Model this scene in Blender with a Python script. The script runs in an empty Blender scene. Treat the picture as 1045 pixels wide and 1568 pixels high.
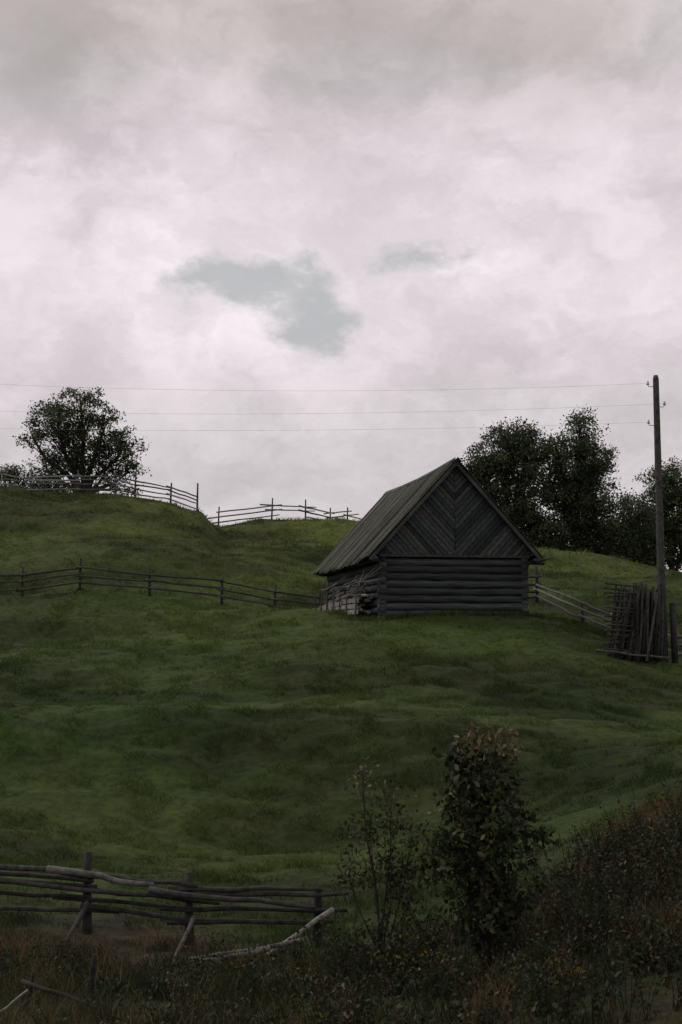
import bpy, math, random
import numpy as np
from mathutils import Vector, Matrix
random.seed(7); RNG=np.random.default_rng(7)
scene=bpy.context.scene
scene.view_settings.view_transform='Standard'; scene.view_settings.look='None'; scene.view_settings.exposure=0

# ---------------------------------------------------------------- noise
_L=RNG.random((256,256))
def vnoise(x,y):
    x=np.asarray(x,float); y=np.asarray(y,float)
    xi=np.floor(x).astype(int); yi=np.floor(y).astype(int)
    fx=x-xi; fy=y-yi
    fx=fx*fx*(3-2*fx); fy=fy*fy*(3-2*fy)
    g=lambda a,b:_L[a&255,b&255]
    return (g(xi,yi)*(1-fx)+g(xi+1,yi)*fx)*(1-fy)+(g(xi,yi+1)*(1-fx)+g(xi+1,yi+1)*fx)*fy
def fbm(x,y,o=4):
    s=0;a=.5;t=0
    for i in range(o):
        ca,sa=math.cos(.6*i),math.sin(.6*i)
        s=s+a*vnoise((x*ca-y*sa)*2**i+17*i,(x*sa+y*ca)*2**i+31*i); t+=a; a*=.5
    return s/t
def sstep(a,b,x):
    t=np.clip((x-a)/(b-a),0,1); return t*t*(3-2*t)

# ---------------------------------------------------------------- terrain
U0=[-.47,-.24,-.125,-.056,0,.082,.128,.183,.24,.45]
T=[(-50,[-1.5]*10),(0,[-1.7]*10),(8,[-2.6]*10),
(13,[-3.5,-3.5,-3.5,-3.5,-3.45,-3.4,-3.3,-3.2,-3.1,-3.0]),
(17,[-3.9,-3.95,-4.0,-3.95,-3.8,-3.6,-3.4,-3.05,-2.8,-2.6]),
(20,[-4.0,-4.1,-4.22,-4.25,-4.2,-4.0,-3.7,-3.0,-2.5,-2.2]),
(26,[-4.0,-3.95,-4.0,-4.05,-4.05,-3.8,-3.6,-3.1,-2.75,-2.4]),
(32,[-3.2,-3.2,-3.3,-3.35,-3.35,-3.1,-2.9,-2.7,-2.55,-2.2]),
(40,[-1.5,-1.5,-1.6,-1.6,-1.55,-1.45,-1.4,-1.35,-1.4,-1.5]),
(46,[-.4,-.3,-.2,-.1,0,.2,.2,-.1,-.4,-.6]),
(50,[.3,.45,.6,.75,.9,1.05,1.05,.6,.2,0]),
(54,[.6,.75,.85,.95,1.02,1.08,1.1,.9,.6,.3]),
(60,[1.2,1.3,1.2,1.1,1.05,1.1,1.2,1.4,1.3,1.0]),
(65,[2.4,2.4,2.4,2.2,2.0,1.8,2.1,2.1,2.1,2.0]),
(72,[4.6,4.6,4.5,4.1,3.7,3.3,3.5,3.4,3.2,3.0]),
(78,[7,7.0,6.7,5.2,4.8,4.6,4.5,4.2,3.6,3.4]),
(84,[9.0,8.85,8.6,6.3,6.1,5.6,5.2,4.8,3.9,3.5]),
(94,[9.2,9.3,8.6,8.1,7.6,6.2,5.4,4.8,3.9,3.4]),
(110,[7,7,7,7,7,5.5,5,4.3,3.3,3]),
(150,[2,2,2,2,2,2,2,1.5,1,1]),(250,[-4]*10),(3000,[-8]*10)]
EX={72:(4.65,4.4,4.1),78:(7.1,6.3,5.2),84:(8.95,8.2,6.5),94:(9.2,7.8,7.75)}
U=np.array([-.47,-.24,-.17,-.125,-.100,-.082,-.056,0,.082,.128,.183,.24,.45])
rows=[]
for D_,z in T:
    r=list(np.interp(U,U0,z))
    if D_ in EX:
        r[2],r[4],r[5]=EX[D_]
    rows.append(r)
TD=np.array([r[0] for r in T],float); TZ=np.array(rows,float)
def slopes(X,Z):
    m=np.zeros_like(Z); d=(Z[1:]-Z[:-1])/(X[1:]-X[:-1])[:,None]
    den=d[1:]+d[:-1]; den=np.where(np.abs(den)<1e-9,1e-9,den)
    m[1:-1]=np.where(d[1:]*d[:-1]>0,2*d[1:]*d[:-1]/den,0)
    return m
TM=slopes(TD,TZ)
def height(x,y,micro=True):
    x=np.asarray(x,float); y=np.asarray(y,float); x,y=np.broadcast_arrays(x,y)
    u=np.clip(x/np.maximum(y,12),U[0],U[-1]-1e-6)
    D=np.clip(y,TD[0],TD[-1]-1e-3)
    i=np.clip(np.searchsorted(TD,D,side='right')-1,0,len(TD)-2)
    j=np.clip(np.searchsorted(U,u,side='right')-1,0,len(U)-2)
    h=(TD[i+1]-TD[i]); s=(D-TD[i])/h
    a=2*s**3-3*s**2+1; b=s**3-2*s**2+s; c=-2*s**3+3*s**2; d=s**3-s**2
    f=lambda jj:a*TZ[i,jj]+b*h*TM[i,jj]+c*TZ[i+1,jj]+d*h*TM[i+1,jj]
    w=(u-U[j])/(U[j+1]-U[j]); w=.5*w+.5*w*w*(3-2*w)
    z=f(j)*(1-w)+f(j+1)*w
    if micro:
        far=sstep(200,110,y); mid=sstep(22,30,y)
        lw=x*.18; yy=y+lw+2.5*(fbm(x/9+2,y/30,2)-.5)*2
        roll=(fbm(x/11+3,y/6+9,2)-.5)*1.7
        ph=yy/3.3+1.1*fbm(x/5,y/5,2); fr=ph-np.floor(ph)
        tr=np.where(fr<.72,fr/.72,(1-fr)/.28)
        tmask=sstep(.46,.66,fbm(x/6+60,y/5+20,2))
        lip=sstep(.01,-.03,u)*(.50*np.exp(-((y+.06*x-51.0)/1.1)**2)-.50*np.exp(-((y+.06*x-55)/2.2)**2))
        calm=1-.9*np.exp(-(((x-3.2)/6.0)**4+((y-54.5)/7.5)**4))
        z=z+far*(mid*calm*(roll+.22*(tr-.5)*tmask)+lip
            +(.2+.8*calm)*((fbm(x/2.1+13,y/1.3+5,2)-.5)*.20+(fbm(x/.75+3,y/.5+45,2)-.5)*.20*(.5+.5*mid)))
    return z
def H(x,y): return float(height(x,y))

# vegetation colour of the ground, with some light and shade painted in
def vegcol(x,y,rnd=None):
    n1=fbm(x/6+40,y/5+3,3); n2=fbm(x/1.2+7,y/.7+70,3); n4=fbm(x/5.5+21,y/2.6+7,3)
    g=np.stack([.024+.037*n1,.047+.038*n1,.010+.010*n1],-1)
    g=g*(0.38+.62*n2+.75*sstep(.32,.68,n4))[...,None]
    s1=sstep(.54,.70,fbm(x/1.7+55,y/1.0+15,3))[...,None]*.3
    g=g*(1-s1)+np.array([.070,.078,.030])*s1
    u=x/np.maximum(y,5)
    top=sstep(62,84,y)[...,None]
    g=g*(1-top)+g*np.array([1.65,1.4,1.45])*top  # light on the hilltop put into the grass colour
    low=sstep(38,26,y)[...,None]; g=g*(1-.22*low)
    hol=(np.exp(-((y+.06*x-56)/3.0)**2)*sstep(.03,-.02,u)*.5)[...,None]  # hollow behind the lip: longer grass, its shade painted into the colour
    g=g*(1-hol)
    lim=20.2+ (n1-.5)*5 + 6.0*sstep(.10,.24,u)+1.6*sstep(-.05,-.12,u)
    br=sstep(lim+1.2,lim-1.2,y)
    br=br*(0.5+.5*sstep(.35,.6,n2))
    b1=np.array([.044,.038,.022]);b2=np.array([.075,.056,.030]);b3=np.array([.018,.024,.011])
    k=fbm(x/.8+90,y/.8+11,3)[...,None]
    a1=sstep(.42,.52,k);a2=sstep(.54,.66,k)
    bc=b3*(1-a1)+b1*a1; bc=bc*(1-a2)+b2*a2
    g=g*(1-br[...,None])+bc*br[...,None]
    yy=62-1.9*(x-9.0)
    pth=np.exp(-((y-yy)/1.6)**2)*sstep(8,9.5,x)*sstep(13.5,12,x)
    g=g*(1-.55*pth[...,None])+np.array([.09,.085,.07])*.55*pth[...,None]
    return np.clip(g,0,1)

# ---------------------------------------------------------------- materials
def nodes(name):
    m=bpy.data.materials.new(name); m.use_nodes=True
    nt=m.node_tree; return m,nt,nt.nodes['Principled BSDF']
def attr_mat(name,rough=.9,scale=(8,8,8),amp=.5,transl=0,bump=0,fine=3):
    m,nt,b=nodes(name)
    a=nt.nodes.new('ShaderNodeAttribute'); a.attribute_name='tint'
    tc=nt.nodes.new('ShaderNodeTexCoord'); mp=nt.nodes.new('ShaderNodeMapping')
    mp.inputs['Scale'].default_value=scale
    n=nt.nodes.new('ShaderNodeTexNoise'); n.inputs['Scale'].default_value=1; n.inputs['Detail'].default_value=fine
    nt.links.new(tc.outputs['Object'],mp.inputs[0]); nt.links.new(mp.outputs[0],n.inputs[0])
    mr=nt.nodes.new('ShaderNodeMapRange'); mr.inputs['From Min'].default_value=.3; mr.inputs['From Max'].default_value=.7
    mr.inputs['To Min'].default_value=1-amp; mr.inputs['To Max'].default_value=1+amp
    nt.links.new(n.outputs[0],mr.inputs[0])
    mx=nt.nodes.new('ShaderNodeVectorMath'); mx.operation='SCALE'
    nt.links.new(a.outputs['Color'],mx.inputs[0]); nt.links.new(mr.outputs[0],mx.inputs['Scale'])
    nt.links.new(mx.outputs[0],b.inputs['Base Color'])
    b.inputs['Roughness'].default_value=rough; b.inputs['Specular IOR Level'].default_value=.15
    if bump:
        bp=nt.nodes.new('ShaderNodeBump'); bp.inputs['Strength'].default_value=bump; bp.inputs['Distance'].default_value=.03
        nt.links.new(n.outputs[0],bp.inputs['Height']); nt.links.new(bp.outputs[0],b.inputs['Normal'])
    if transl:
        t=nt.nodes.new('ShaderNodeBsdfTranslucent'); nt.links.new(mx.outputs[0],t.inputs[0])
        ms=nt.nodes.new('ShaderNodeMixShader'); ms.inputs[0].default_value=transl
        nt.links.new(b.outputs[0],ms.inputs[1]); nt.links.new(t.outputs[0],ms.inputs[2])
        nt.links.new(ms.outputs[0],nt.nodes['Material Output'].inputs[0])
    return m
M_ground=attr_mat('turf',.95,(5,5,5),.35,bump=.6,fine=6)
M_grass=attr_mat('grass_blades',.85,(.6,.6,.6),.15,transl=.25)
M_leaf=attr_mat('leaves',.55,(1.5,1.5,1.5),.25,transl=.25)
M_bark=attr_mat('bark',.9,(10,10,3),.4,bump=.4)
M_pole=attr_mat('weathered_pole',.85,(9,9,9),.45,bump=.3)
M_log=attr_mat('old_logs',.85,(1.5,14,22),.5,bump=.5)
M_board=attr_mat('gable_boards',.85,(12,12,12),.35,bump=.3)
M_roof=attr_mat('roof_boards',.9,(1.2,14,1.2),.6,bump=.5,fine=6)
def plain(name,c,rough=.5,metal=0):
    m,nt,b=nodes(name)
    n=nt.nodes.new('ShaderNodeTexNoise'); n.inputs['Scale'].default_value=30
    r=nt.nodes.new('ShaderNodeValToRGB'); r.color_ramp.elements[0].color=(c[0]*.7,c[1]*.7,c[2]*.7,1); r.color_ramp.elements[1].color=(*c,1)
    nt.links.new(n.outputs[0],r.inputs[0]); nt.links.new(r.outputs[0],b.inputs['Base Color'])
    b.inputs['Roughness'].default_value=rough; b.inputs['Metallic'].default_value=metal; return m
M_cer=plain('ceramic',(.5,.5,.48),.3); M_wire=plain('wire_metal',(.25,.25,.26),.5,.5)

# ---------------------------------------------------------------- mesh helpers
def mesh_np(name,V,F,C,mat,smooth=False,parent=None):
    V=np.asarray(V,np.float32).reshape(-1,3); F=np.asarray(F,np.int32); k=F.shape[1]
    me=bpy.data.meshes.new(name)
    me.vertices.add(len(V)); me.vertices.foreach_set('co',V.ravel())
    me.loops.add(F.size); me.loops.foreach_set('vertex_index',F.ravel())
    me.polygons.add(len(F)); me.polygons.foreach_set('loop_start',np.arange(0,F.size,k,dtype=np.int32))
    if smooth: me.polygons.foreach_set('use_smooth',np.ones(len(F),bool))
    me.update(calc_edges=True)
    at=me.attributes.new('tint','FLOAT_COLOR','POINT')
    c=np.ones((len(V),4),np.float32); c[:,:3]=C; at.data.foreach_set('color',c.ravel())
    me.materials.append(mat)
    o=bpy.data.objects.new(name,me); scene.collection.objects.link(o)
    if parent: o.parent=parent
    return o
class MB:
    def __init__(s): s.v=[];s.f=[];s.c=[]
    def tube(s,pts,rad,col,n=6,cap=True):
        pts=[Vector(p) for p in pts]; N=len(pts)
        if not hasattr(rad,'__len__'): rad=[rad]*N
        b0=len(s.v); prev=None
        for i,p in enumerate(pts):
            d=(pts[min(i+1,N-1)]-pts[max(i-1,0)]).normalized()
            if prev is None:
                a=Vector((0,0,1)) if abs(d.z)<.9 else Vector((1,0,0))
                e=d.cross(a).normalized()
            else: e=(prev-d*prev.dot(d)).normalized()
            prev=e; f=d.cross(e)
            for k in range(n):
                t=2*math.pi*k/n
                s.v.append(p+(e*math.cos(t)+f*math.sin(t))*rad[i]); s.c.append(col)
        for i in range(N-1):
            for k in range(n):
                a=b0+i*n+k;b=b0+i*n+(k+1)%n
                s.f.append((a,b,b+n,a+n))
        if cap:
            s.f.append(tuple(b0+k for k in range(n))[::-1]); s.f.append(tuple(b0+(N-1)*n+k for k in range(n)))
    def hexa(s,c8,col):
        b=len(s.v); s.v+= [Vector(c) for c in c8]; s.c+=[col]*8
        for f in [(0,3,2,1),(4,5,6,7),(0,1,5,4),(1,2,6,5),(2,3,7,6),(3,0,4,7)]: s.f.append(tuple(b+i for i in f))
    def beam(s,p,q,w,h,col,up=(0,0,1)):
        p=Vector(p);q=Vector(q);d=(q-p).normalized();e=d.cross(Vector(up)).normalized();f=e.cross(d)
        A=[p-e*w/2-f*h/2,p+e*w/2-f*h/2,p+e*w/2+f*h/2,p-e*w/2+f*h/2]; B=[a+(q-p) for a in A]
        s.hexa(A+B,col)
    def prism(s,poly,y0,y1,col):
        b=len(s.v);n=len(poly)
        for y in (y0,y1):
            for (x,z) in poly: s.v.append(Vector((x,y,z))); s.c.append(col)
        s.f.append(tuple(b+i for i in range(n))); s.f.append(tuple(b+n+i for i in range(n))[::-1])
        for i in range(n): s.f.append((b+i,b+n+i,b+n+(i+1)%n,b+(i+1)%n))
    def obj(s,name,mat,smooth=False,parent=None):
        me=bpy.data.meshes.new(name); me.from_pydata([tuple(v) for v in s.v],[],s.f); me.update()
        at=me.attributes.new('tint','FLOAT_COLOR','POINT')
        c=np.ones((len(s.v),4),np.float32); c[:,:3]=np.array([tuple(x) for x in s.c]); at.data.foreach_set('color',c.ravel())
        if smooth: me.polygons.foreach_set('use_smooth',np.ones(len(me.polygons),bool))
        me.materials.append(mat)
        o=bpy.data.objects.new(name,me); scene.collection.objects.link(o)
        if parent: o.parent=parent
        return o
def rn(a,b): return random.uniform(a,b)
def sc(c,k): return (c[0]*k,c[1]*k,c[2]*k)
def crook(p,q,r0,r1,j=.03,n=5):
    p=Vector(p);q=Vector(q);P=[];R=[]
    for i in range(n):
        t=i/(n-1); k=0 if i in(0,n-1) else 1
        P.append(p.lerp(q,t)+Vector((rn(-j,j),rn(-j,j),rn(-j,j)))*k); R.append(r0+(r1-r0)*t)
    return P,R

# ---------------------------------------------------------------- ground sheet
xs=np.concatenate([-np.geomspace(2600,36,30),np.arange(-35,-17,.3),np.arange(-17,17.01,.18),np.arange(17.3,35,.3),np.geomspace(36,2600,30)])
ys=np.concatenate([-np.geomspace(2600,6,16),np.arange(-4,10,.8),np.arange(10,60,.13),np.arange(60,112,.2),np.geomspace(113,2900,40)])
X,Y=np.meshgrid(xs,ys); Z=height(X,Y)
V=np.stack([X,Y,Z],-1).reshape(-1,3); nx=len(xs); ny=len(ys)
I=np.arange(nx*ny).reshape(ny,nx)
F=np.stack([I[:-1,:-1],I[:-1,1:],I[1:,1:],I[1:,:-1]],-1).reshape(-1,4)
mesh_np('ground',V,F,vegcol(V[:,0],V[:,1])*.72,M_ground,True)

# ---------------------------------------------------------------- grass
def scatter(y0,y1,dens,um=.29):
    A=um*(y1*y1-y0*y0); n=int(A*dens)
    y=np.sqrt(RNG.uniform(y0*y0,y1*y1,n)); x=RNG.uniform(-um,um,n)*y
    return x,y
BA=math.radians(10.4); BO=(1.446,50.0)
def outside_barn(x,y):
    dx=x-BO[0];dy=y-BO[1]
    lx=dx*math.cos(BA)+dy*math.sin(BA); ly=-dx*math.sin(BA)+dy*math.cos(BA)
    return ~((lx>-.05)&(lx<5.25)&(ly>-.05)&(ly<10.6))
def blades(name,x,y,h,w,lean,col,curve=False,mat=M_grass):
    n=len(x); z=height(x,y)-.01
    az=RNG.uniform(0,2*np.pi,n); dx=np.cos(az);dy=np.sin(az)
    la=RNG.uniform(0,2*np.pi,n); lx=np.cos(la)*lean*h;ly=np.sin(la)*lean*h
    B=np.stack([x,y,z],-1); W=np.stack([dx*w/2,dy*w/2,0*x],-1)
    tip=B+np.stack([lx,ly,h],-1)
    if not curve:
        V=np.stack([B-W,B+W,tip],1).reshape(-1,3)
        F=np.arange(3*n).reshape(-1,3); C=np.repeat(col,3,0)
    else:
        mid=B+np.stack([lx*.3,ly*.3,h*.6],-1)
        V=np.stack([B-W,B+W,mid-W*.7,mid+W*.7,tip],1).reshape(-1,3)
        k=np.arange(n)[:,None]*5
        F=np.stack([k+[0,1,3],k+[0,3,2],k+[2,3,4]],1).reshape(-1,3); C=np.repeat(col,5,0)
    return V,F,C
Vs=[];Fs=[];Cs=[];off=0
def addb(t):
    global off
    V,F,C=t; Vs.append(V);Fs.append(F+off);Cs.append(C); off+=len(V)
for (y0,y1,dens,h0,w0,cv) in [(11,18,380,.15,.010,True),(18,27,420,.10,.012,True),(27,40,400,.085,.016,False),(40,58,270,.09,.022,False),(58,76,110,.10,.034,False),(76,98,60,.12,.05,False)]:
    x,y=scatter(y0,y1,dens)
    cl=fbm(x/.6+5,y/.45+8,3); keep=(RNG.random(len(x))<sstep(.3,.62,cl)+.10)&outside_barn(x,y)
    x=x[keep];y=y[keep];cl=cl[keep]
    h=h0*(.3+1.9*sstep(.42,.75,cl))*RNG.uniform(.5,1.3,len(x))
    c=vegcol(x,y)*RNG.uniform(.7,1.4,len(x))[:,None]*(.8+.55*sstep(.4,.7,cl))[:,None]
    st=RNG.random(len(x))<.05; c[st]=c[st]*.5+np.array([.085,.085,.045])*.5
    addb(blades('g',x,y,h,w0*RNG.uniform(.6,1.4,len(x)),RNG.uniform(.4,1.6,len(x)),c,cv))
mesh_np('meadow_grass',np.concatenate(Vs),np.concatenate(Fs),np.concatenate(Cs),M_grass)

# tall dry grass in the foreground
Vs=[];Fs=[];Cs=[];off=0
x,y=scatter(11,25,420)
u=x/y; n=fbm(x/1.1+33,y/.9+2,3)
lim=18.6+6.6*sstep(.10,.22,u)+2.2*sstep(-.03,-.11,u)+(fbm(x/1.5,y/3,2)-.5)*3
p=sstep(lim+.9,lim-.9,y)*np.maximum(sstep(.42,.66,n),.8*sstep(.14,.2,u)*sstep(16.5,19,y))
k=(RNG.random(len(x))<p); x=x[k];y=y[k];n=n[k];u=u[k]
h=RNG.uniform(.12,.42,len(x))*(.6+.8*sstep(.5,.75,n))
pal=np.array([[.16,.100,.048],[.11,.082,.045],[.20,.155,.09],[.055,.049,.027],[.028,.036,.017]])
kk=fbm(x/.8+3,y/.8,3)+.05*sstep(.12,.2,u)*sstep(16,19,y)+.06*sstep(-.1,-.16,u)
ci=np.clip(((kk-.37)*14+RNG.normal(0,.9,len(x))).astype(int),0,4)
addb(blades('d',x,y,h,RNG.uniform(.006,.012,len(x)),RNG.uniform(.2,1.0,len(x)),pal[4-ci]*RNG.uniform(.5,1.1,len(x))[:,None],True))
mesh_np('dry_grass',np.concatenate(Vs),np.concatenate(Fs),np.concatenate(Cs),M_grass)

# ---------------------------------------------------------------- leaves
def leafmesh(P,size,col,droop=.3):
    n=len(P); d=RNG.normal(size=(n,3)); d[:,2]-=droop; d/=np.linalg.norm(d,axis=1)[:,None]
    r=RNG.normal(size=(n,3)); e=np.cross(d,r); e/=np.linalg.norm(e,axis=1)[:,None]+1e-9
    nn=np.cross(d,e); s=np.asarray(size).reshape(-1,1)*np.ones((n,1))
    a=P;b=P+d*s*.45+e*s*.28+nn*s*.06;c=P+d*s;f=P+d*s*.45-e*s*.28+nn*s*.06
    V=np.stack([a,b,c,f],1).reshape(-1,3)
    k=np.arange(n)[:,None]*4
    F=np.stack([k+[0,1,2],k+[0,2,3]],1).reshape(-1,3)
    return V,F,np.repeat(col,4,0)

def weeds():
    x,y=scatter(11.5,25,9.5)
    u=x/y; lim=18.2+2.4*sstep(.10,.2,u)+.4*sstep(-.05,-.1,u)
    q=fbm(x/1.3,y/1.3+50,3)
    k=(y<lim+RNG.normal(0,.7,len(x)))&(q>.38-.12*sstep(.08,.16,u)+.08*sstep(-.08,-.15,u)); x=x[k];y=y[k];u=u[k]
    VV=[];FF=[];CC=[];o=0; st=MB()
    for xi,yi,ui in zip(x,y,u):
        z=H(xi,yi); hh=rn(.18,.5)*(1+.5*float(sstep(.1,.2,ui))); nst=random.randint(2,5); P=[]
        for s in range(nst):
            tx=xi+rn(-.25,.25);ty=yi+rn(-.25,.25);tz=z+hh*rn(.7,1.2)
            st.tube([(xi,yi,z-.03),((xi+tx)/2,(yi+ty)/2,z+hh*.6),(tx,ty,tz)],[.006,.005,.003],(.03,.026,.016),3,False)
            for q in range(random.randint(9,18)):
                t=rn(.2,1.05); P.append((xi+(tx-xi)*t+rn(-.06,.06),yi+(ty-yi)*t+rn(-.06,.06),z+(tz-z)*t+rn(-.04,.04)))
        P=np.array(P); r=random.random()
        base=np.array([.024,.034,.015]) if r<.72 else (np.array([.068,.050,.028]) if r<.985 else np.array([.15,.105,.03]))
        v,f,c=leafmesh(P,RNG.uniform(.03,.07,len(P)),base*RNG.uniform(.5,1.6,len(P))[:,None],0)
        VV.append(v);FF.append(f+o);CC.append(c);o+=len(v)
    w=bpy.data.objects.new('weeds',None); scene.collection.objects.link(w)
    mesh_np('weed_leaves',np.concatenate(VV),np.concatenate(FF),np.concatenate(CC),M_leaf,parent=w)
    st.obj('weed_stems',M_bark,parent=w)
weeds()

# ---------------------------------------------------------------- trees
def tree(name,x,y,lobes,nc,per,leaf,cr,tr,pal,barkc=(.045,.04,.034),sink=.1,flat=.7,stems=1,shell=.45):
    base=Vector((x,y,H(x,y)-sink)); mb=MB()
    root=bpy.data.objects.new(name,None); scene.collection.objects.link(root)
    vol=np.array([l[3]*l[4]*l[5] for l in lobes]); vol=vol**.8; vol/=vol.sum()
    limbs=[]
    for li,l in enumerate(lobes):
        c=base+Vector(l[:3]); s0=base+Vector((rn(-1,1)*tr*stems,rn(-1,1)*tr*stems,0))
        f=rn(.3,.5); m=base+Vector((l[0]*.25,l[1]*.25,l[2]*f)); m2=base+Vector((l[0]*.75+rn(-.1,.1)*l[3],l[1]*.75,l[2]*(f+1)/2)); e=c+Vector((rn(-.2,.2)*l[3],0,l[5]*.6))
        pts=[s0,m,m2,c,e]; R=[tr,tr*.75,tr*.5,tr*.3,tr*.08]
        mb.tube(pts,R,sc(barkc,rn(.8,1.2)),7); limbs.append(pts)
    VV=[];FF=[];CC=[];o=0
    zt=max(l[2]+l[5] for l in lobes)
    for i in range(nc):
        li=RNG.choice(len(lobes),p=vol); l=lobes[li]
        d=RNG.normal(size=3); d/=np.linalg.norm(d); r=RNG.random()**shell
        c=np.array(base)+np.array(l[:3])+d*np.array(l[3:6])*r*rn(.85,1.08)
        pts=limbs[li]; t=rn(.4,.95)*3.9; k=min(int(t),3); a=pts[k].lerp(pts[k+1],t-k)
        cv=Vector(c)
        if a.z>cv.z+.3: a=pts[1].lerp(pts[2],rn(0,1))
        mid=a.lerp(cv,.5)+Vector((rn(-.1,.1),rn(-.1,.1),rn(-.02,.12)))*l[3]
        mb.tube([a,mid,cv,cv+(cv-mid)*.25],[tr*.16,tr*.11,tr*.06,tr*.02],sc(barkc,rn(.7,1.3)),4,False)
        m=int(per*rn(.4,1.5)); rr=cr*rn(.6,1.3)
        G=np.clip(RNG.normal(size=(m,3)),-1.7,1.7)
        P=c+G*np.array([rr,rr,rr*flat])*.5
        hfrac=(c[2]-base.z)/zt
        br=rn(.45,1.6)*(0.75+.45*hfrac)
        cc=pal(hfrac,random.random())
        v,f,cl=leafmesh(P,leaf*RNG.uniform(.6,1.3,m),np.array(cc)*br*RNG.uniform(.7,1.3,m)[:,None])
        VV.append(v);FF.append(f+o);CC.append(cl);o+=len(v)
    mb.obj('trunk_and_branches',M_bark,True,parent=root)
    mesh_np('foliage',np.concatenate(VV),np.concatenate(FF),np.concatenate(CC),M_leaf,parent=root)
    return root
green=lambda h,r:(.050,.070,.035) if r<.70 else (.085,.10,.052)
tree('deciduous_tree',-16.0,87.5,[(-1.6,0,5.1,2.1,2.0,1.5),(-.2,0,6.1,1.9,1.6,1.4),(1.2,.2,4.5,1.7,1.8,1.5),(-.4,0,3.1,2.2,2,1.4),(2.4,0,3.3,1.4,1.3,1.3),(2.7,0,1.9,1.2,1.1,1.4),(-3.1,0,4.1,.9,1.0,1.0),(-2.2,0,2.1,1.2,1.1,.9),(1.4,0,1.9,1.3,1.1,1.3)],
     300,60,.17,.55,.20,green,shell=.38)
tree('bush',-20.6,88,[(0,0,1.1,1.1,1,.9),(-1.3,0,.9,.9,.8,.7),(1.0,0,.7,.8,.6,.6)],80,50,.14,.5,.06,green)
tree('bush',-17.9,86.6,[(0,0,1.0,1.0,.8,.9),(.9,0,.7,.8,.7,.6)],60,50,.14,.5,.06,green)
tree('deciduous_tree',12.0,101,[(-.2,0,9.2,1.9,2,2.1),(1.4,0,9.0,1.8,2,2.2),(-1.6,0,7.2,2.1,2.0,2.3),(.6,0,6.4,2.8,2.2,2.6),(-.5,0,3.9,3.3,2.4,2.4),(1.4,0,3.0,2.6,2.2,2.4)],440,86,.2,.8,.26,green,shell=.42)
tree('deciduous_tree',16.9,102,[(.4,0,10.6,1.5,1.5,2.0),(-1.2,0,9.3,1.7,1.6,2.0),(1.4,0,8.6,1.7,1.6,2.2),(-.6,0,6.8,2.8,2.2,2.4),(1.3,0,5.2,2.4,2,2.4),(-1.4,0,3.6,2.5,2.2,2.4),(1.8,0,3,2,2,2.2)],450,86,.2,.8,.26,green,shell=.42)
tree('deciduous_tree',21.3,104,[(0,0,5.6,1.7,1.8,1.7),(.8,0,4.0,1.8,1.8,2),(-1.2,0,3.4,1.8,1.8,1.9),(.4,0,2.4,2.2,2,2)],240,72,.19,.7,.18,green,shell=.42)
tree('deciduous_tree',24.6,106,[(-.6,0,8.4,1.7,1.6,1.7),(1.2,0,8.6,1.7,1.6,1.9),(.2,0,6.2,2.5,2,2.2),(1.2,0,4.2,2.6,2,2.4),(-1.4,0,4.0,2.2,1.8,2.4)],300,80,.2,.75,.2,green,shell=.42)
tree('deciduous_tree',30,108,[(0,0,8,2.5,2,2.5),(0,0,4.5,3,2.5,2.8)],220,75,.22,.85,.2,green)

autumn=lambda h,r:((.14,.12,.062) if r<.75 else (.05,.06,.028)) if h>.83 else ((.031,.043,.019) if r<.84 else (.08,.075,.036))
tree('tall_shrub',1.56,15.6,[(-.10,0,2.68,.20,.16,.24),(-.20,0,2.40,.26,.2,.25),(.08,0,2.35,.32,.24,.34),(-.10,0,1.95,.48,.34,.38),(.18,0,1.6,.54,.42,.42),(-.22,0,1.3,.48,.4,.40),(.20,0,1.05,.44,.36,.42),(-.08,0,.75,.36,.32,.35)],
     270,20,.090,.16,.022,autumn,flat=1.1,stems=3,shell=.5)
tree('sapling',.46,16.2,[(-.22,0,2.25,.16,.14,.22),(.1,0,1.95,.24,.2,.3),(-.14,.1,1.6,.36,.3,.42),(.32,0,1.5,.24,.2,.42),(-.38,0,1.2,.26,.24,.35),(.1,0,1.15,.36,.3,.3),(.28,0,.8,.34,.3,.3),(-.1,0,.5,.34,.3,.3)],
     190,10,.062,.18,.015,lambda h,r:(.085,.075,.042) if (h>.85 or r<.2) else (.034,.044,.020),barkc=(.035,.032,.027),stems=4,shell=.6)
tree('low_shrub',1.95,13.6,[(0,0,.42,.16,.15,.16),(.18,0,.3,.13,.1,.12)],13,6,.07,.09,.008,lambda h,r:(.20,.135,.035),shell=.6)
for (bx,by,s) in [(3.2,16.8,1.1),(2.7,18.0,1.0),(-2.6,16.0,.55),(3.9,15.2,.9),(.5,15.4,.9),(-.9,15.3,.6),(2.5,15.6,.9),(3.0,14.0,.8),(1.1,14.8,.7),(-1.6,14.0,.5),(4.1,17.4,1.1),(3.4,18.6,.9),(1.9,17.4,.7),(.1,16.6,.6)]:
    tree('brush_shrub',bx,by,[(0,0,.4*s,.5*s,.4*s,.35*s),(.3*s,0,.25*s,.45*s,.4*s,.25*s)],int(70*s),15,.055,.18,.010,
     lambda h,r:(.022,.031,.014) if r<.78 else ((.065,.048,.026) if r<.985 else (.12,.09,.03)),shell=.6)

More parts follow.
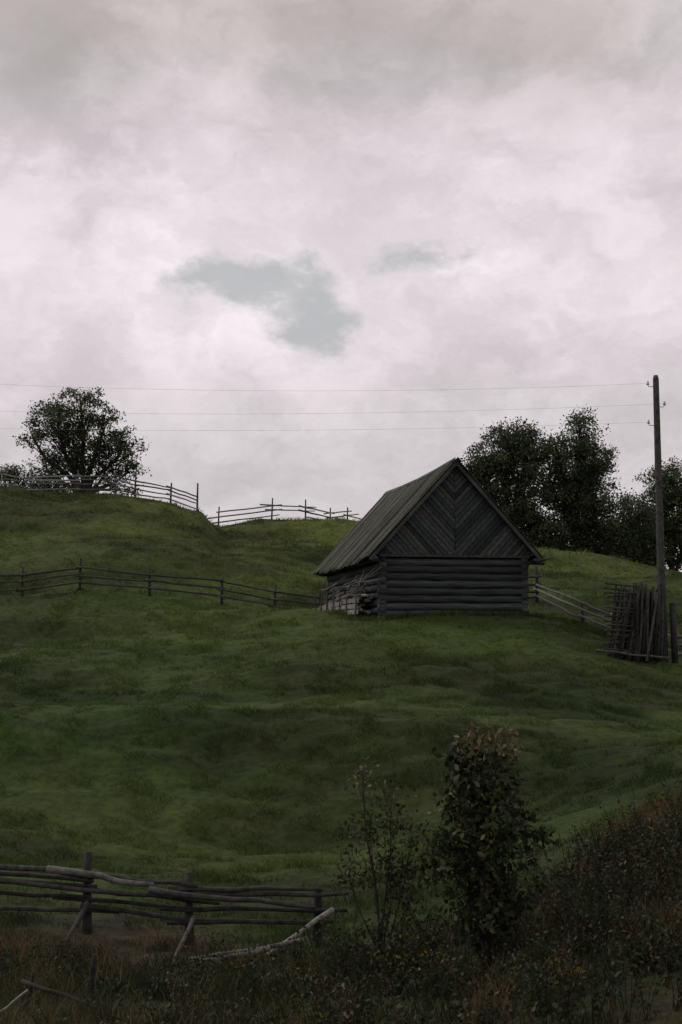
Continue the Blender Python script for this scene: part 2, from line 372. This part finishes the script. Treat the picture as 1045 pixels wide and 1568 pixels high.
# ---------------------------------------------------------------- fences
def fence(name,pts,rails,ph,pr=.05,rr=.035,col=(.075,.076,.072),light=0,extra=.25,jit=.05):
    mb=MB(); G=[]
    for i,p in enumerate(pts):
        x,y=p[0],p[1]; h=p[2] if len(p)>2 else ph*rn(.9,1.12); z=H(x,y); G.append((x,y,z))
        P,R=crook((x,y,z-.3),(x+rn(-.06,.06),y+rn(-.04,.04),z+h),pr*1.15,pr*.8,.012,4); mb.tube(P,R,sc(col,rn(.7,1.1)),8)
    for i in range(len(G)-1):
        a=Vector(G[i]);b=Vector(G[i+1]);d=(b-a).normalized(); side=Vector((-d.y,d.x,0))*(pr+rr)*(-1)
        for r in rails:
            if random.random()<.06: continue
            c=sc(col,rn(.8,1.4) if random.random()>light else rn(2.0,3.0))
            p=a+Vector((0,0,r+rn(-jit,jit)))-d*rn(.05,extra)+side; q=b+Vector((0,0,r+rn(-jit,jit)))+d*rn(.05,extra)+side*rn(.8,1.2)
            P,R=crook(p,q,rr*rn(.9,1.3),rr*rn(.6,.9),.02,6); mb.tube(P,R,c,7)
    return mb.obj(name,M_pole,True)
def X_(b,D): return (b-522.5)/2178*D
fence('wooden_fence',[(X_(p,d),d) for p,d in [(-300,66),(-190,66),(-70,65.5),(35,65.5),(122,65),(230,64.5),(340,63.8),(420,63.2),(492,62.5)]],[.35,.68,1.0],1.35,.07,.05,(.048,.048,.044))
fence('wooden_fence',[(X_(p,d),d) for p,d in [(-200,84),(-100,83),(5,82.5),(45,82.5),(117,83),(175,83.5)]]+[(X_(205,84),84,1.6),(X_(260,83.2),83.2,1.3),(X_(301,82),82,1.8)],[.3,.6,.85,1.05],1.4,.06,.048,(.09,.09,.085),.35)
fence('wooden_fence',[(X_(p,d),d) for p,d in [(334,92.0),(416,93.5),(468,94),(505,95),(532,95.5),(580,96),(640,96)]],[.3,.65,.95],1.35,.055,.05,(.09,.09,.085),.3,extra=.9)
fence('wooden_fence',[(X_(p,d),d) for p,d in [(798,63),(823,63),]],[.2,.5,.8,1.1],1.55,.08,.06,(.05,.05,.046))
fence('wooden_fence',[(X_(p,d),d) for p,d in [(823,63.2),(893,54.5),(945,51.5),(1034,48.6),(1100,47)]],[.25,.55,.8],1.1,.07,.05,(.08,.08,.072),.3)
def fz(x,y,dz): return (x,y,H(x,y)+dz)
fence('wooden_fence',[(-7.4,21.4,1.1),(-5.5,21.2,1.0),(-3.66,21,1.15),(-2.13,20.6,1.0),(-.34,20.2,.76)],[.36,.54,.66,.80],1.1,.07,.036,(.034,.034,.031),.0,extra=.5,jit=.07)
mb=MB()
for (a,b,r,c) in [((-7,21.0,.96),(-3.9,20.75,.92),.05,(.06,.06,.055)),((-4.2,20.7,.92),(-2.65,20.5,.86),.05,(.12,.118,.11)),((-2.7,20.4,.82),(-.35,20.0,.56),.042,(.055,.055,.05)),((-5.2,20.8,.78),(-2.0,20.4,.64),.036,(.05,.05,.046))]:
    P,R=crook(fz(*a),fz(*b),r*1.15,r*.7,.025,7); mb.tube(P,R,c,8)
mb.obj('fence_top_rail',M_pole,True)
for (a,b,r,c) in [((-.12,19.8,.58),(-.95,18.6,.16),.033,(.22,.21,.19)),((-.45,18.7,.28),(-1.75,17.7,.20),.03,(.14,.13,.115)),((-.9,18.3,.25),(-1.9,17.8,.18),.025,(.17,.16,.145)),
      ((-2.05,20.2,.45),(-2.15,18.6,.06),.032,(.08,.075,.07)),((-1.0,17.9,.25),(-1.7,17.5,.2),.025,(.15,.14,.125)),((-3.6,20.6,.5),(-3.75,19.3,.0),.035,(.045,.044,.04)),
      ((-3.35,14.3,.05),(-3.05,14.2,.3),.014,(.3,.29,.26)),((-3.3,15.2,-.1),(-3.2,15.2,.40),.03,(.03,.03,.027)),((-2.6,15.2,-.1),(-2.55,15.1,.55),.03,(.03,.03,.027)),((-3.3,15.1,.3),(-2.4,14.7,.1),.024,(.03,.029,.025))]:
    m=MB(); P,R=crook(fz(*a),fz(*b),r*1.15,r*.7,.02,5); m.tube(P,R,c,8); m.obj('fallen_pole',M_pole,True)

# ---------------------------------------------------------------- pole stack
def stack(cx,cy):
    m=MB(); z=H(cx,cy)
    for i in range(240):
        t=rn(-1,1); x0=cx+t*.82; y0=cy+rn(-.45,.45); le=rn(2.0,2.7)
        ax=rn(-.06,.06)+ .10*(1 if t<.0 else -.3)+.07; ay=rn(-.12,.12)
        p=(x0,y0,z-.05+rn(-.05,.1)); q=(x0+ax*le,y0+ay*le,z+le*rn(.9,1)-abs(t)*.25)
        P,R=crook(p,q,rn(.03,.05),rn(.02,.035),.03,4); m.tube(P,R,sc((.030,.030,.028),rn(.5,2.1)),6)
    for k in range(16):
        zz=z+.25+k*.15; P,R=crook((cx-rn(.85,1.1),cy-.5,zz),(cx+rn(-.3,.6),cy-.35,zz+rn(-.1,.1)),.035,.03,.02,4); m.tube(P,R,sc((.04,.04,.037),rn(.7,1.6)),6)
    P,R=crook((cx+.25,cy-.85,z),(cx+.75,cy-.3,z+2.2),.05,.035,.02,4); m.tube(P,R,(.07,.068,.063),7)
    P,R=crook((cx-1.4,cy-1.0,z+.35),(cx+1.0,cy-.7,z+.1),.04,.035,.03,5); m.tube(P,R,(.08,.078,.07),7)
    m.obj('stack_of_poles',M_pole,True)
stack(X_(968,46.3),46.3)

# ---------------------------------------------------------------- utility poles and wires
def upole(x,y,top,dzs):
    root=bpy.data.objects.new('utility_pole',None); scene.collection.objects.link(root)
    z=H(x,y); m=MB()
    m.tube([(x+.08,y,z-.5),(x+.04,y,z+3),(x,y,top-.12),(x,y,top)],[.155,.13,.10,.07],(.06,.058,.054),12)
    m.tube([(x+.42,y-.1,z-.3),(x+.36,y-.1,z+1.9)],[.11,.10],(.035,.034,.03),10)
    m.obj('shaft',M_pole,True,parent=root)
    h=MB(); c=MB(); out=[]
    for s,dz in dzs:
        zz=top-dz
        h.tube([(x+s*.08,y,zz-.06),(x+s*.24,y,zz-.06),(x+s*.27,y,zz),(x+s*.27,y,zz+.05)],.012,(.04,.04,.04),6)
        c.tube([(x+s*.27,y,zz),(x+s*.27,y,zz+.04),(x+s*.27,y,zz+.06),(x+s*.27,y,zz+.12)],[.045,.05,.03,.035],(.4,.4,.38),10)
        out.append(Vector((x+s*.27,y,zz+.05)))
    h.obj('hooks',M_wire,parent=root); c.obj('insulators',M_cer,True,parent=root)
    return out
A=upole(10.45,46.6,8.88,[(-1,.32),(-1,1.62),(1,1.0)]); B=upole(-28,47.5,10.3,[(-1,.32),(-1,2.4),(1,1.7)])
m=MB()
for i,(a,b) in enumerate(zip(A,B)):
    P=[]
    for k in range(31):
        t=k/30; p=a.lerp(b,t); p.z-=4*t*(1-t)*[.75,.5,.6][i]; P.append(p)
    m.tube(P,.0028,(.1,.1,.1),5)
m.obj('power_lines',M_wire)

# ---------------------------------------------------------------- barn
barn=bpy.data.objects.new('log_barn',None); scene.collection.objects.link(barn)
barn.location=(BO[0],BO[1],1.03); barn.rotation_euler=(0,0,BA)
W=5.2; DP=10.5; ZR=5.46; SL=1.10
lg=MB(); lc=(.043,.050,.049)
def wall(a,b,off,n=8,ext=.12):
    a=Vector(a);b=Vector(b);d=(b-a).normalized()
    for i in range(n):
        z=.02+off+i*.262; r=.137
        P=[];R=[]
        k=9
        for j in range(k):
            t=j/(k-1); p=(a-d*ext*rn(.6,1.3)).lerp(b+d*ext*rn(.6,1.3),t) if j in(0,k-1) else a.lerp(b,t)
            P.append(p+Vector((rn(-.012,.012),rn(-.012,.012),z+rn(-.014,.014)))); R.append(r*rn(.94,1.05))
        lg.tube(P,R,sc(lc,rn(.65,1.45)),12)
wall((0,0,0),(W,0,0),0); wall((0,DP,0),(W,DP,0),0)
wall((0,0,0),(0,DP,0),.13); wall((W,0,0),(W,DP,0),.13)
lg.obj('log_walls',M_log,True,parent=barn)
core=MB(); core.hexa([(.06,.06,-.4),(W-.06,.06,-.4),(W-.06,DP-.06,-.4),(.06,DP-.06,-.4),(.06,.06,2.1),(W-.06,.06,2.1),(W-.06,DP-.06,2.1),(.06,DP-.06,2.1)],(.02,.02,.018))
core.obj('wall_core',M_log,parent=barn)
fs=MB()
for i in range(26):
    t=i/25; x=t*W; 
    fs.tube([(x-.12,0,-.30),(x-.05,0,-.16),(x+.03,-.02,-.12),(x+.13,0,-.2)],[.08,.15,.15,.07],sc((.06,.06,.058),rn(.6,1.3)),7)
fs.obj('foundation_stones',M_pole,True,parent=barn)
def clip(poly,n,c):
    out=[]
    for i in range(len(poly)):
        a=poly[i];b=poly[(i+1)%len(poly)]
        da=n[0]*a[0]+n[1]*a[1]-c; db=n[0]*b[0]+n[1]*b[1]-c
        if da<=0: out.append(a)
        if (da<0)!=(db<0) and abs(da-db)>1e-9:
            t=da/(da-db); out.append((a[0]+(b[0]-a[0])*t,a[1]+(b[1]-a[1])*t))
    return out
gb=MB(); cx=W/2; zb=2.1; gb_w=2.9
def gable(yf,yb):
    for s in (-1,1):
        ztop=ZR-.07
        tri=[(0,zb),(gb_w,zb),(gb_w,max(zb,ztop-gb_w*SL)),(0,ztop)]
        ang=math.radians(47); d=(math.cos(ang),math.sin(ang)); nrm=(-d[1],d[0])
        w=.15
        for k in range(-34,34):
            lo=k*w; hi=lo+w-.022
            p=clip(tri,nrm,hi+2.1*nrm[1]); p=clip(p,(-nrm[0],-nrm[1]),-(lo+2.1*nrm[1])) if len(p)>2 else p
            if len(p)<3: continue
            pl=[(cx+s*(q[0]+.008),q[1]) for q in p]
            if s<0: pl=pl[::-1]
            j=rn(0,.04); c=sc((.038,.045,.044),rn(.55,1.6))
            if random.random()<.05: c=sc((.075,.070,.060),rn(.8,1.2))
            gb.prism(pl,yf-j,yb-j,c)
gable(-.20,-.165)
gb.obj('gable_boards',M_board,parent=barn)
gk=MB(); gk.prism([(cx-gb_w,zb),(cx+gb_w,zb),(cx+gb_w,ZR-.14-gb_w*SL+.1),(cx,ZR-.14),(cx-gb_w,ZR-.14-gb_w*SL+.1)],-.15,-.10,(.012,.012,.012))
gk.prism([(cx-gb_w,zb),(cx+gb_w,zb),(cx,ZR-.14)],DP+.10,DP+.16,(.05,.05,.045))
gk.beam((-.15,-.19,2.07),(W+.15,-.19,2.07),.05,.09,(.05,.051,.049))
gk.obj('gable_backing',M_board,parent=barn)
rf=MB()
OH=3.16; y0=-.5; y1=DP+.55
def sag(y): return -.10*math.sin(math.pi*min(max((y-y0)/(y1-y0),0),1))
for s in (-1,1):
    dn=Vector((s,0,-SL)).normalized(); nn=Vector((s*SL,0,1)).normalized(); Lr=OH*math.hypot(1,SL)
    for layer in range(2):
        y=y0+layer*.1
        while y<y1-.05:
            w=rn(.14,.26); w=min(w,y1-y); yy=y+w/2
            top=Vector((cx,yy,ZR+sag(yy))); k=.015+layer*.035+rn(0,.025)
            L=Lr+rn(-.10,.18); tilt=rn(-.015,.015)
            cuts=[0,rn(.35,.65),1.0] if layer else [0,1.0]
            for ci_ in range(len(cuts)-1):
                p=top+dn*L*cuts[ci_]+nn*(k+tilt*cuts[ci_]); q=top+dn*(L*cuts[ci_+1]-(.012 if cuts[ci_+1]<1 else 0))+nn*(k+tilt)
                c=sc((.060,.062,.054),rn(.42,1.65))
                rr=random.random()
                if rr<.24: c=(.040,.050,.026)
                elif rr<.33: c=(.125,.12,.108)
                e=Vector((0,(w-.012)/2,0)); t=nn*.026
                rf.hexa([p-e,p+e,p+e+t,p-e+t,q-e,q+e,q+e+t,q-e+t],c)
            y+=w
    p=Vector((cx,y0+.05,ZR-.03)); 
    a=p;b=p+dn*(Lr-.1);g=Vector((0,y1-y0-.1,0))
    rf.hexa([a-nn*.04-Vector((0,0,.1)),a+g-nn*.04-Vector((0,0,.1)),a+g+Vector((0,0,-.155)),a+Vector((0,0,-.155)),b-nn*.04,b+g-nn*.04,b+g-nn*.07,b-nn*.07],(.02,.019,.018))  # dark sheet added beneath the planks to block light through the gaps
    rf.beam(Vector((cx,y0+.03,ZR-.02))-nn*.06,Vector((cx,y0+.03,ZR-.02))+dn*(Lr+.02)-nn*.06,.035,.12,(.06,.062,.06),up=nn)
    rf.beam(Vector((cx,y1-.03,ZR-.02))-nn*.06,Vector((cx,y1-.03,ZR-.02))+dn*(Lr+.02)-nn*.06,.035,.12,(.05,.05,.047),up=nn)
for s in (-1,1):
    dn=Vector((s,0,-SL)).normalized(); nn=Vector((s*SL,0,1)).normalized()
    for k in range(4):
        ya=y0-.05+k*(y1-y0+.1)/4; yb=ya+(y1-y0+.1)/4-.02
        a=Vector((cx,ya,ZR+.03+sag(ya)))+nn*.07; b=Vector((cx,yb,ZR+.03+sag(yb)))+nn*.07
        rf.beam(a+dn*.09,b+dn*.09,.2,.025,sc((.08,.08,.075),rn(.8,1.3)),up=nn)
rf.obj('roof',M_roof,parent=barn)
pl=MB()
for s in (0,1):
    xx=-.34 if s==0 else W+.36
    P,R=crook((xx,-.62,1.93),(xx,DP+.5,1.93),.09,.085,.02,6); pl.tube(P,R,(.04,.04,.037),9)
    for yy in (.0,3.4,7.0,DP):
        pl.tube([(-.5 if s==0 else W-.3,yy,1.90),( .3 if s==0 else W+.75,yy,1.86)],[.08,.075],(.04,.04,.037),8)
pl.tube([(W+.2,-.55,1.93),(W+.95,-.5,2.02)],[.05,.035],(.07,.068,.062),7)
pl.obj('purlins',M_pole,True,parent=barn)
st=MB()
for i in range(70):
    z=rn(.05,1.0); yy=rn(.2,7.5); L=rn(1.2,3.4)
    c=sc((.20,.19,.17),rn(.3,1.3)) if z<.75 else sc((.085,.08,.072),rn(.6,1.2))
    x=-.28-rn(0,.45)*(1-z*.6)
    P,R=crook((x,yy,z+rn(-.05,.05)),(x+rn(-.1,.1),min(yy+L,DP+.4),z+rn(-.2,.2)),rn(.03,.07),rn(.025,.05),.02,4); st.tube(P,R,c,6)
for (ya,yb,z,cc) in [(.2,4.6,.10,1.1),(.3,5.2,.30,.9),(4.4,9.6,.12,1.0),(.1,3.2,.50,.7),(3.3,8.4,.48,.8),(5.4,10.4,.32,.75)]:
    st.beam((-.84,ya,z),(-.80,yb,z+rn(-.08,.08)),.035,.16,sc((.22,.21,.19),cc),up=(0,0,1))
for i in range(7):
    yy=.6+i*1.4+rn(-.2,.2); P,R=crook((-.92,yy,-.3),(-.86,yy+rn(-.3,.3),rn(.7,1.1)),.04,.03,.02,4); st.tube(P,R,sc((.11,.105,.09),rn(.6,1.3)),6)
for i in range(18):
    yy=rn(.3,9); P,R=crook((-.75,yy,rn(.8,1.2)),(-.25,yy+rn(-2.2,2.2),rn(1.1,1.7)),.035,.02,.04,4); st.tube(P,R,sc((.13,.12,.10),rn(.5,1.3)),6)
st.obj('stored_timber',M_pole,parent=barn)

Vs=[];Fs=[];Cs=[];off=0
tx=[];ty=[]
for i in range(2600):
    if random.random()<.6: lx=rn(-.9,W+.6); ly=-.12-abs(random.gauss(0,.25))
    else: lx=-.9-abs(random.gauss(.1,.3)); ly=rn(-.3,DP)
    tx.append(BO[0]+lx*math.cos(BA)-ly*math.sin(BA)); ty.append(BO[1]+lx*math.sin(BA)+ly*math.cos(BA))
tx=np.array(tx);ty=np.array(ty)
addb(blades('t',tx,ty,RNG.uniform(.08,.28,len(tx)),RNG.uniform(.012,.025,len(tx)),RNG.uniform(.1,.8,len(tx)),vegcol(tx,ty)*RNG.uniform(.6,1.1,len(tx))[:,None],True))
mesh_np('tall_grass_tufts',np.concatenate(Vs),np.concatenate(Fs),np.concatenate(Cs),M_grass)

# ---------------------------------------------------------------- camera
TH=math.radians(5.3)
cam=bpy.data.cameras.new('camera'); co=bpy.data.objects.new('camera',cam); scene.collection.objects.link(co)
co.location=(0,0,0); co.rotation_euler=(math.pi/2+TH,0,0)
cam.sensor_fit='VERTICAL'; cam.sensor_height=36; cam.lens=50; cam.clip_end=6000; cam.clip_start=.1
scene.camera=co

# ---------------------------------------------------------------- light
SE=math.radians(36); SA=math.radians(-62)
sd=bpy.data.lights.new('sun','SUN'); so=bpy.data.objects.new('sun',sd); scene.collection.objects.link(so)
sd.energy=1.2; sd.angle=math.radians(14); sd.color=(1,.97,.92)
dirv=Vector((math.sin(SA)*math.cos(SE),math.cos(SA)*math.cos(SE),math.sin(SE)))
so.rotation_euler=dirv.to_track_quat('Z','Y').to_euler()

w=bpy.data.worlds.new('World'); scene.world=w; w.use_nodes=True
nt=w.node_tree; nd=nt.nodes; lk=nt.links; bg=nd['Background']; bg.inputs['Strength'].default_value=.1
sky=nd.new('ShaderNodeTexSky'); sky.sky_type='NISHITA'; sky.sun_disc=False; sky.sun_elevation=SE; sky.sun_rotation=SA
tc=nd.new('ShaderNodeTexCoord'); DIR=tc.outputs['Generated']
def math_(op,a,b=None,c=None,clamp=False):
    n=nd.new('ShaderNodeMath'); n.operation=op; n.use_clamp=clamp
    for i,v in enumerate((a,b,c)):
        if v is None: continue
        if isinstance(v,(int,float)): n.inputs[i].default_value=v
        else: lk.new(v,n.inputs[i])
    return n.outputs[0]
def vm(op,a,b=None,s=None):
    n=nd.new('ShaderNodeVectorMath'); n.operation=op
    for i,v in enumerate((a,b)):
        if v is None: continue
        if isinstance(v,(tuple,list)): n.inputs[i].default_value=v
        else: lk.new(v,n.inputs[i])
    if s is not None: n.inputs['Scale'].default_value=s
    return n
def noise(vec,scale,detail,rough=.5,sv=(1,1,1),loc=(0,0,0)):
    mp=nd.new('ShaderNodeMapping'); mp.inputs['Scale'].default_value=sv; mp.inputs['Location'].default_value=loc; lk.new(vec,mp.inputs[0])
    n=nd.new('ShaderNodeTexNoise'); n.inputs['Scale'].default_value=scale; n.inputs['Detail'].default_value=detail; n.inputs['Roughness'].default_value=rough
    lk.new(mp.outputs[0],n.inputs[0]); return n
def smooth(v,a,b,lo=0,hi=1):
    n=nd.new('ShaderNodeMapRange'); n.interpolation_type='SMOOTHSTEP'
    n.inputs['From Min'].default_value=a;n.inputs['From Max'].default_value=b;n.inputs['To Min'].default_value=lo;n.inputs['To Max'].default_value=hi
    lk.new(v,n.inputs[0]); return n.outputs[0]
warp=noise(DIR,11,9,.62,(1,1,1.6))
wv=vm('SCALE',vm('SUBTRACT',warp.outputs['Color'],(.5,.5,.5)).outputs[0],s=.11).outputs[0]
DW=vm('ADD',DIR,wv).outputs[0]
def skydir(px,py):
    a=(px-522.5)/2178;b=(784-py)/2178
    v=Vector((a,math.cos(TH)-b*math.sin(TH),math.sin(TH)+b*math.cos(TH))).normalized(); return tuple(v)
def field(lst):
    cur=None
    for (px,py,r) in lst:
        d=vm('DISTANCE',DW,skydir(px,py)).outputs['Value']
        d=math_('SUBTRACT',d,r/2178)
        cur=d if cur is None else math_('SMOOTH_MIN',cur,d,.015)
    return cur
gf=field([(325,435,40),(370,440,46),(420,435,46),(475,425,50),(490,480,50),(515,515,30),(640,390,34),(600,402,22),(680,375,22)])
gap=smooth(gf,.009,-.011); halo=smooth(gf,.075,.006)
dk=smooth(field([(150,140,110),(230,150,70),(700,475,30),(900,480,26),(0,475,26),(800,405,18),(560,60,120),(850,90,100)]),.03,-.03)
sx=nd.new('ShaderNodeSeparateXYZ'); lk.new(DIR,sx.inputs[0])
big=noise(DIR,3.4,5,.55,(1,1,1.8),(.3,.1,.55)); med=noise(DW,7,7,.6,(1,1,1.6),(1.3,.4,2)); 
zz=math_('ADD',sx.outputs[2],math_('MULTIPLY',math_('SUBTRACT',big.outputs[0],.5),.22))
rp=nd.new('ShaderNodeValToRGB'); lk.new(zz,rp.inputs[0]); cr=rp.color_ramp; cr.interpolation='EASE'
cr.elements[0].position=0; cr.elements[0].color=(.61,.57,.58,1)
cr.elements[1].position=.75; cr.elements[1].color=(.53,.485,.48,1)
for p,c in [(.13,(.66,.61,.63)),(.20,(.78,.71,.75)),(.32,(.77,.705,.74)),(.42,(.61,.56,.555))]:
    e=cr.elements.new(p); e.color=(*c,1)
mod=math_('MULTIPLY',smooth(med.outputs[0],.32,.68,.80,1.12),smooth(big.outputs[0],.3,.7,1.05,.95))
mod=math_('MULTIPLY',mod,math_('SUBTRACT',1.0,math_('MULTIPLY',dk,.09)))
mod=math_('MULTIPLY',mod,math_('ADD',1.0,math_('MULTIPLY',halo,.13)))
cl=vm('SCALE',rp.outputs[0]); lk.new(math_('MULTIPLY',mod,10),cl.inputs['Scale'])
veil=nd.new('ShaderNodeMix'); veil.data_type='RGBA'; veil.inputs['Factor'].default_value=.06
veil.inputs[6].default_value=(4.8,4.9,4.95,1); lk.new(sky.outputs[0],veil.inputs[7])
mx=nd.new('ShaderNodeMix'); mx.data_type='RGBA'
lk.new(math_('MULTIPLY',gap,.88),mx.inputs['Factor']); lk.new(cl.outputs[0],mx.inputs[6]); lk.new(veil.outputs[2],mx.inputs[7])
lk.new(mx.outputs[2],bg.inputs['Color'])
print('objects',len(bpy.data.objects))
